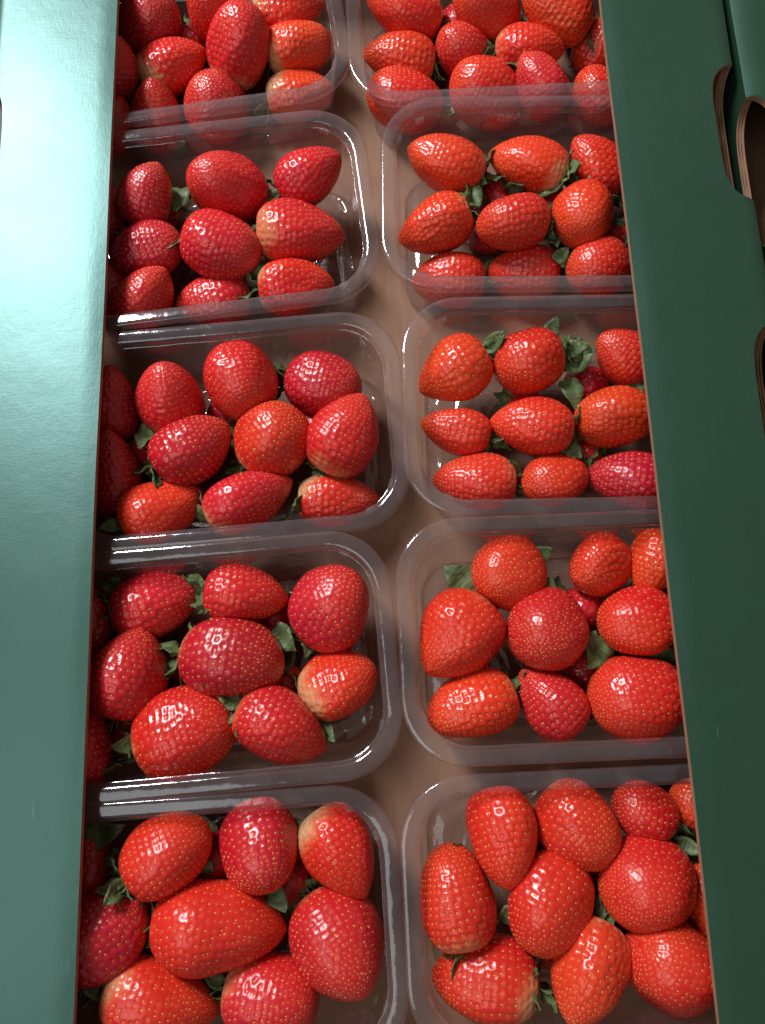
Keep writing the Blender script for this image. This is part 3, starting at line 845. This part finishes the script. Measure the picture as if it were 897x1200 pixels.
def berry_parts(idx, L, W, hue, pale, shape, small):
    rs = np.random.RandomState(1000 + idx * 7)
    surf = berry_surface(L * 1.01, W * 1.055, rs, shape)
    nu, nt = (56, 72) if small else (NU, NTH)
    s = np.linspace(0, 1, nu)
    u = (1 - np.cos(np.pi * s)) / 2
    th = np.arange(nt) / nt * 2 * np.pi
    U, T = np.meshgrid(u, th, indexing='ij')
    P = surf(U, T)
    # normals from differences
    e = 1e-3

    def normal(uu, tt):
        du = surf(np.clip(uu + e, 1e-5, 1), tt) - surf(np.clip(uu - e, 1e-5, 1), tt)
        dt = surf(uu, tt + e) - surf(uu, tt - e)
        n = np.cross(dt, du)
        n /= np.linalg.norm(n, axis=-1, keepdims=True) + 1e-12
        c = surf(uu, tt) * np.array([0.3, 1, 1])
        sgn = np.sign((n * c).sum(-1, keepdims=True))
        return n * np.where(sgn == 0, 1, sgn)
    # seeds in rows round the fruit, closer towards the tip
    uu = np.concatenate([np.linspace(0.05, 0.96, 360), 1 - 0.04 * np.linspace(1, 0.01, 80)[1:] ** 2])
    rr = np.linalg.norm(surf(uu, np.zeros_like(uu) + 1.0)[:, 1:], axis=1)
    seeds = []
    sp = rs.uniform(3.5, 4.2) * 0.001 * (0.75 + 0.25 * W / 0.038)
    pos = surf(uu, np.zeros_like(uu) + 1.0)
    arc = np.concatenate([[0], np.cumsum(np.linalg.norm(np.diff(pos, axis=0), axis=1))])
    t_ = sp * 0.4
    row = 0
    while t_ < arc[-1] - 0.0006:
        uk = np.interp(t_, arc, uu)
        rk = np.interp(uk, uu, rr)
        loc_sp = sp * (1.10 - 0.50 * smooth01((uk - 0.35) / 0.65))
        n = max(3, int(round(2 * np.pi * rk / loc_sp)))
        off = (row % 2) * np.pi / n + rs.uniform(-0.1, 0.1)
        for q in range(n):
            seeds.append((uk + rs.normal(0, 0.005) * min(1.0, (1 - uk) * 6), 2 * np.pi * q / n + off + rs.normal(0, 0.15 / max(1, n / 8))))
        t_ += loc_sp * 0.86
        row += 1
    seeds = np.array(seeds)
    su, st = np.clip(seeds[:, 0], 0.03, 0.9992), seeds[:, 1]
    SP = surf(su, st)
    SN = normal(su, st)
    # dimples
    flat = P.reshape(-1, 3)
    Uf0 = U.reshape(-1)
    N = normal(U, T).reshape(-1, 3)
    d2 = ((flat ** 2).sum(1)[:, None] + (SP ** 2).sum(1)[None, :] - 2 * flat @ SP.T)
    near = np.sqrt(np.maximum(d2.min(1), 0))
    depth = sp * rs.uniform(0.16, 0.23) * rs.uniform(0.8, 1.15, len(SP)) * (1.05 - 0.45 * smooth01((su - 0.5) / 0.5))
    sig = sp * (0.30 - 0.12 * smooth01((Uf0 - 0.4) / 0.6))
    dd = np.exp(-(near / sig) ** 2)
    flat = flat - N * (depth[d2.argmin(1)] * dd)[:, None]
    # colour of the skin itself
    x = flat / (W * 0.5)
    k = rs.normal(0, 1.0, (7, 3)) * 1.5
    ph = rs.uniform(0, 6.28, 7)
    nz = sum(np.sin(x @ k[i] * (1 + 0.7 * i) + ph[i]) / (1 + 0.6 * i) for i in range(7)) / 2.6
    base = np.array(HUES[hue]) * rs.uniform(0.84, 1.06) * np.array([1, rs.uniform(0.7, 1.35), rs.uniform(0.8, 1.3)])
    other = np.array(HUES[min(3, hue + 1)])
    other2 = np.array(HUES[max(0, hue - 1)])
    Uf, Tf = U.reshape(-1), T.reshape(-1)
    side = np.cos(Tf - rs.uniform(0, 6.28))
    w1 = smooth01(0.5 + 0.55 * nz + 0.35 * side)[:, None]
    col = base * (1 - 0.55 * w1) + other * 0.55 * w1
    w2 = smooth01(-0.25 - 0.6 * nz - 0.4 * side)[:, None]
    col = col * (1 - 0.6 * w2) + other2 * 0.6 * w2
    halo = (0.26 * np.exp(-(near / (sp * 0.26)) ** 2))[:, None]
    col = col * (1 - halo) + np.array((0.68, 0.13, 0.045)) * halo
    ext = 0.05 + 0.30 * pale
    streak = 0.35 * np.sin(Tf * 9 + ph[0] * 3 + 2 * nz) + 0.35 * np.sin(Tf * 17 + ph[1] * 5) + 0.3 * np.sin(Tf * 5 + ph[2])
    pe = smooth01((ext * (1 + 0.45 * side) + 0.09 * nz + 0.035 * streak - Uf) / (0.10 + 0.20 * pale))[:, None] * min(0.9, 0.25 + 0.65 * pale)
    midc = np.array((0.68, 0.16, 0.05))
    palec = np.array((0.56, 0.50, 0.26)) * rs.uniform(0.9, 1.05)
    pc = midc * (1 - pe) + palec * pe
    col = col * (1 - pe) + pc * pe
    rgba = np.concatenate([col, np.ones((len(col), 1))], 1).astype(np.float32)
    idxs = np.arange(nu * nt).reshape(nu, nt)
    q = np.stack([idxs[:-1, :], idxs[1:, :], np.roll(idxs, -1, 1)[1:, :], np.roll(idxs, -1, 1)[:-1, :]], -1).reshape(-1, 4)
    body = np_mesh('fruit_skin', flat, q[:, ::-1], rgba, M_FRUIT)
    # seeds: small pointed grains lying along the fruit
    ax = np.array([1.0, 0, 0])
    tang = ax - SN * (SN @ ax)[:, None]
    tang /= np.linalg.norm(tang, axis=1, keepdims=True) + 1e-9
    bit = np.cross(SN, tang)
    C = SP - SN * (depth * 0.86)[:, None]
    sl = (sp * 0.215) * (rs.uniform(0.6, 1.2, len(SP)) * (1 - 0.25 * smooth01((su - 0.5) / 0.5)))[:, None]
    sw, sh = sl * 0.62, sl * 0.55
    sv = np.stack([C + tang * sl * 1.15, C + bit * sw, C - tang * sl, C - bit * sw, C + SN * sh, C - SN * sh], 1)
    sf = np.array([(0, 1, 4), (1, 2, 4), (2, 3, 4), (3, 0, 4), (1, 0, 5), (2, 1, 5), (3, 2, 5), (0, 3, 5)])
    faces = (np.arange(len(SP))[:, None, None] * 6 + sf[None]).reshape(-1, 3)
    ripe = rs.uniform(0, 1, len(SP))[:, None]
    sc = np.array((0.74, 0.40, 0.09)) * (1 - ripe * 0.7) + np.array((0.62, 0.16, 0.04)) * ripe * 0.7
    dk = (smooth01((ext * 0.8 - su) / 0.12) * pale)[:, None]
    sc = sc * (1 - dk) + np.array((0.22, 0.13, 0.05)) * dk
    sc = np.repeat(sc, 6, 0)
    srgba = np.concatenate([sc, np.ones((len(sc), 1))], 1).astype(np.float32)
    seed = np_mesh('seeds', sv.reshape(-1, 3), faces, srgba, M_SEED)
    return body, seed, flat


def np_mesh(name, V, F, rgba, mat):
    me = bpy.data.meshes.new(name)
    nv, nf, k = len(V), len(F), F.shape[1]
    me.vertices.add(nv)
    me.vertices.foreach_set('co', np.ascontiguousarray(V, dtype=np.float32).ravel())
    me.loops.add(nf * k)
    me.loops.foreach_set('vertex_index', np.ascontiguousarray(F, dtype=np.int32).ravel())
    me.polygons.add(nf)
    me.polygons.foreach_set('loop_start', np.arange(nf, dtype=np.int32) * k)
    me.polygons.foreach_set('use_smooth', np.ones(nf, dtype=bool))
    at = me.color_attributes.new('skin', 'FLOAT_COLOR', 'POINT')
    at.data.foreach_set('color', rgba.ravel())
    me.materials.append(mat)
    me.update()
    me.validate()
    return me


def sepal_mesh(seed):
    """one curled calyx leaf, base at the origin, growing along +x, face up +z"""
    rs = random.Random(seed)
    Lf, Wf = rs.uniform(0.012, 0.018), rs.uniform(0.0034, 0.0058)
    curl, tw = rs.uniform(-0.35, 0.45), rs.uniform(-0.5, 0.5)
    n = 8
    V, F = [], []
    for side in (0, 1):
        for i in range(n + 1):
            f = i / n
            w = Wf * (math.sin(math.pi * min(1, 0.12 + 0.88 * f) ** 0.8) ** 0.8) if i < n else 0.0002
            x = Lf * f
            z = Lf * curl * f * f + 0.0009 * math.sin(f * 9 + seed * 1.7)
            a = tw * f
            for j, sgn in enumerate((-1, -0.5, 0, 0.5, 1)):
                yy = sgn * w
                zz = abs(sgn) * w * 0.35 + 0.0007 * math.sin(f * 14 + sgn * 5 + seed) + (0.00025 if side == 0 else -0.00025) * (1 - f * 0.5)
                V.append((x, yy * math.cos(a) - zz * math.sin(a), z + yy * math.sin(a) + zz * math.cos(a)))
    k = 5
    h = (n + 1) * k
    for i in range(n):
        for j in range(k - 1):
            a = i * k + j
            F.append((a, a + k, a + k + 1, a + 1))
            F.append((h + a, h + a + 1, h + a + k + 1, h + a + k))
        F.append((i * k, h + i * k, h + i * k + k, i * k + k))
        F.append((i * k + k - 1, i * k + 2 * k - 1, h + i * k + 2 * k - 1, h + i * k + k - 1))
    me = bpy.data.meshes.new('sepal')
    me.from_pydata(V, [], F)
    me.materials.append(M_LEAF)
    me.polygons.foreach_set('use_smooth', [True] * len(me.polygons))
    me.update()
    return me


def stem_mesh():
    V, F = [], []
    n, rows = 7, 5
    for i in range(rows):
        f = i / (rows - 1)
        for k in range(n):
            a = 2 * math.pi * k / n
            r = 0.0011 - 0.0003 * math.sin(f * 3)
            V.append((-0.008 * f, r * math.cos(a) + 0.0012 * f * f, r * math.sin(a)))
    for i in range(rows - 1):
        for k in range(n):
            F.append((i * n + k, i * n + (k + 1) % n, (i + 1) * n + (k + 1) % n, (i + 1) * n + k))
    F.append(tuple((rows - 1) * n + k for k in range(n)))
    me = bpy.data.meshes.new('stem')
    me.from_pydata(V, [], F)
    me.materials.append(M_LEAF)
    me.polygons.foreach_set('use_smooth', [True] * len(me.polygons))
    me.update()
    return me


SEPALS = [sepal_mesh(k) for k in range(9)]
STEM = stem_mesh()

# labels: look of the fruit, then its place in which punnet
HUE_W = ['dark crimson', 'deep red', 'scarlet', 'orange-red']
SHAPE_W = {'c': 'conical', 'o': 'oval', 'r': 'round', 'b': 'blunt'}


def berry_label(code, x, y, hue, pale, shape, buried):
    cx, cyy, rot, dz = PUNNETS[code]
    a = -math.radians(rot)
    lx = (x - cx) * math.cos(a) - (y - cyy) * math.sin(a)
    ly = (x - cx) * math.sin(a) + (y - cyy) * math.cos(a)
    s = lx if code[0] == 'R' else -lx            # + towards the flap
    end = '%s punnet along %s flap' % (ORD[int(code[1]) - 1], 'pale' if code[0] == 'L' else 'dark')
    if buried:
        return 'small strawberry buried beneath the others, %s' % end
    lat = 'flap-side' if s > 18 else ('gap-side' if s < -26 else 'middle')
    lon = 'handhold-end' if ly > 17 else ('opposite-end' if ly < -17 else 'centre-line')
    p = 'pale-shouldered ' if pale >= 0.6 else ''
    return '%s%s %s strawberry, %s %s, %s' % (p, HUE_W[hue], SHAPE_W[shape], lat, lon, end)


labels = [berry_label(b[0], b[1], b[2], b[9], b[10], b[11], b[12]) for b in BERRIES]
for t in set(labels):
    same = [i for i, q in enumerate(labels) if q == t]
    if len(same) > 1 and not BERRIES[same[0]][12]:
        same.sort(key=lambda i: BERRIES[i][8])
        words = ['smaller', 'larger'] if len(same) == 2 else ['smallest', 'middling', 'largest'] + ['other'] * len(same)
        for w, i in zip(words, same):
            labels[i] = w + ' ' + labels[i]

# fruit whose calyx shows between its neighbours
LEAFY = {('R3', 1), ('R3', 2), ('R4', 0), ('R4', 4), ('R2', 1), ('R2', 0), ('L5', 0), ('L5', 6), ('R5', 8), ('R5', 3), ('L4', 0), ('L4', 2), ('L4', 6), ('L1', 3)}
X = Vector((1, 0, 0))
for i, (code, x, y, z, ax, ay, az, L, W, hue, pale, shape, buried) in enumerate(BERRIES):
    rnd = random.Random(i * 31 + 5)
    axis = Vector((ax, ay, az)).normalized()
    body, seed, V = berry_parts(i, L / 1000, W / 1000, hue, pale, shape, bool(buried))
    side = Vector((0, 0, 1)).cross(axis)
    if side.length < 1e-3:
        side = Vector((0, 1, 0))
    side.normalize()
    top = axis.cross(side)
    R = Matrix((axis, side, top)).transposed().to_4x4() @ Matrix.Rotation(rnd.uniform(0, 6.283), 4, 'X')
    Rn = np.array(R.to_3x3())
    zmin = (V @ Rn.T)[:, 2].min()
    pcx, pcy, prot, pdz = PUNNETS[code]
    floor = BASE + 0.0008
    cz = max(z / 1000, floor - zmin)
    if buried:
        cz = floor - zmin
    root = empty('strawberry', (x / 1000, y / 1000, cz + zmin), 0, labels[i], 'strawberry', 'strawberries packed in the clear punnets')
    mloc = Matrix.Translation((0, 0, -zmin)) @ R
    for nm, me in (('fruit_skin', body), ('seeds', seed)):
        o = bpy.data.objects.new(nm, me)
        COL.objects.link(o)
        o.parent = root
        o.matrix_basis = mloc
        if nm == 'seeds':
            o['kind'] = 'stuff'
    # calyx leaves round the shoulder end
    Lm, Wm = L / 1000, W / 1000
    n = rnd.randint(8, 10)
    nth = sum(1 for b in BERRIES[:i] if b[0] == code)
    leafy = (code, nth) in LEAFY
    rot2 = Matrix.Rotation(-math.radians(prot), 3, 'Z')

    def inside(p):
        w = Vector((x / 1000, y / 1000, cz)) + R.to_3x3() @ p
        l = rot2 @ (w - Vector((pcx / 1000, pcy / 1000, 0)))
        return w.z > floor + 0.0008 and w.z < RIM_Z + 0.004 and abs(l.x) < LONG / 2 - 0.0135 and abs(l.y) < SHORT / 2 - 0.0135
    base = Vector((-Lm * 0.5 + Lm * 0.045, 0, 0))
    for k in range(n):
        th = 2 * math.pi * k / n + rnd.uniform(-0.2, 0.2)
        rad = Vector((0, math.cos(th), math.sin(th)))
        for tilt in (rnd.uniform(-0.15, 0.5), 0.9, 1.25):
            d = rad * math.cos(tilt) - X * math.sin(tilt)
            wz = (R.to_3x3() @ d).z
            if wz > 0.12 and rnd.random() < (0.35 if leafy else 0.97):
                continue
            if inside(base + d * 0.020):
                break
        else:
            continue
        yv = X.cross(d).normalized() if abs(d.dot(X)) < 0.98 else Vector((0, 0, 1)).cross(d).normalized()
        zv = d.cross(yv)
        sm = Matrix((d, yv, zv)).transposed().to_4x4()
        sm.translation = base + d * 0.0012
        o = bpy.data.objects.new('sepal', SEPALS[rnd.randrange(len(SEPALS))])
        COL.objects.link(o)
        o.parent = root
        o.matrix_basis = mloc @ sm
    # the calyx leaves that stand up into view
    for k, (ec, en, x0, y0, z0, x1, y1, z1) in enumerate(CALYX_LEAVES):
        if (ec, en) != (code, nth):
            continue
        a, b = Vector((x0, y0, z0)) / 1000, Vector((x1, y1, z1)) / 1000
        d = (b - a).normalized()
        yv = Vector((0, -0.2, 1)).cross(d).normalized()
        zv = d.cross(yv)
        s_ = (b - a).length / 0.015
        sm = Matrix((d * s_, yv * s_ * 1.05, zv * s_)).transposed().to_4x4()
        sm.translation = a - root.location
        o = bpy.data.objects.new('sepal', SEPALS[k % len(SEPALS)])
        COL.objects.link(o)
        o.parent = root
        o.matrix_basis = sm
    if axis.z > -0.05 and inside(base - X * 0.010):
        o = bpy.data.objects.new('stem', STEM)
        COL.objects.link(o)
        o.parent = root
        o.matrix_basis = mloc @ Matrix.Translation(base + X * 0.001)
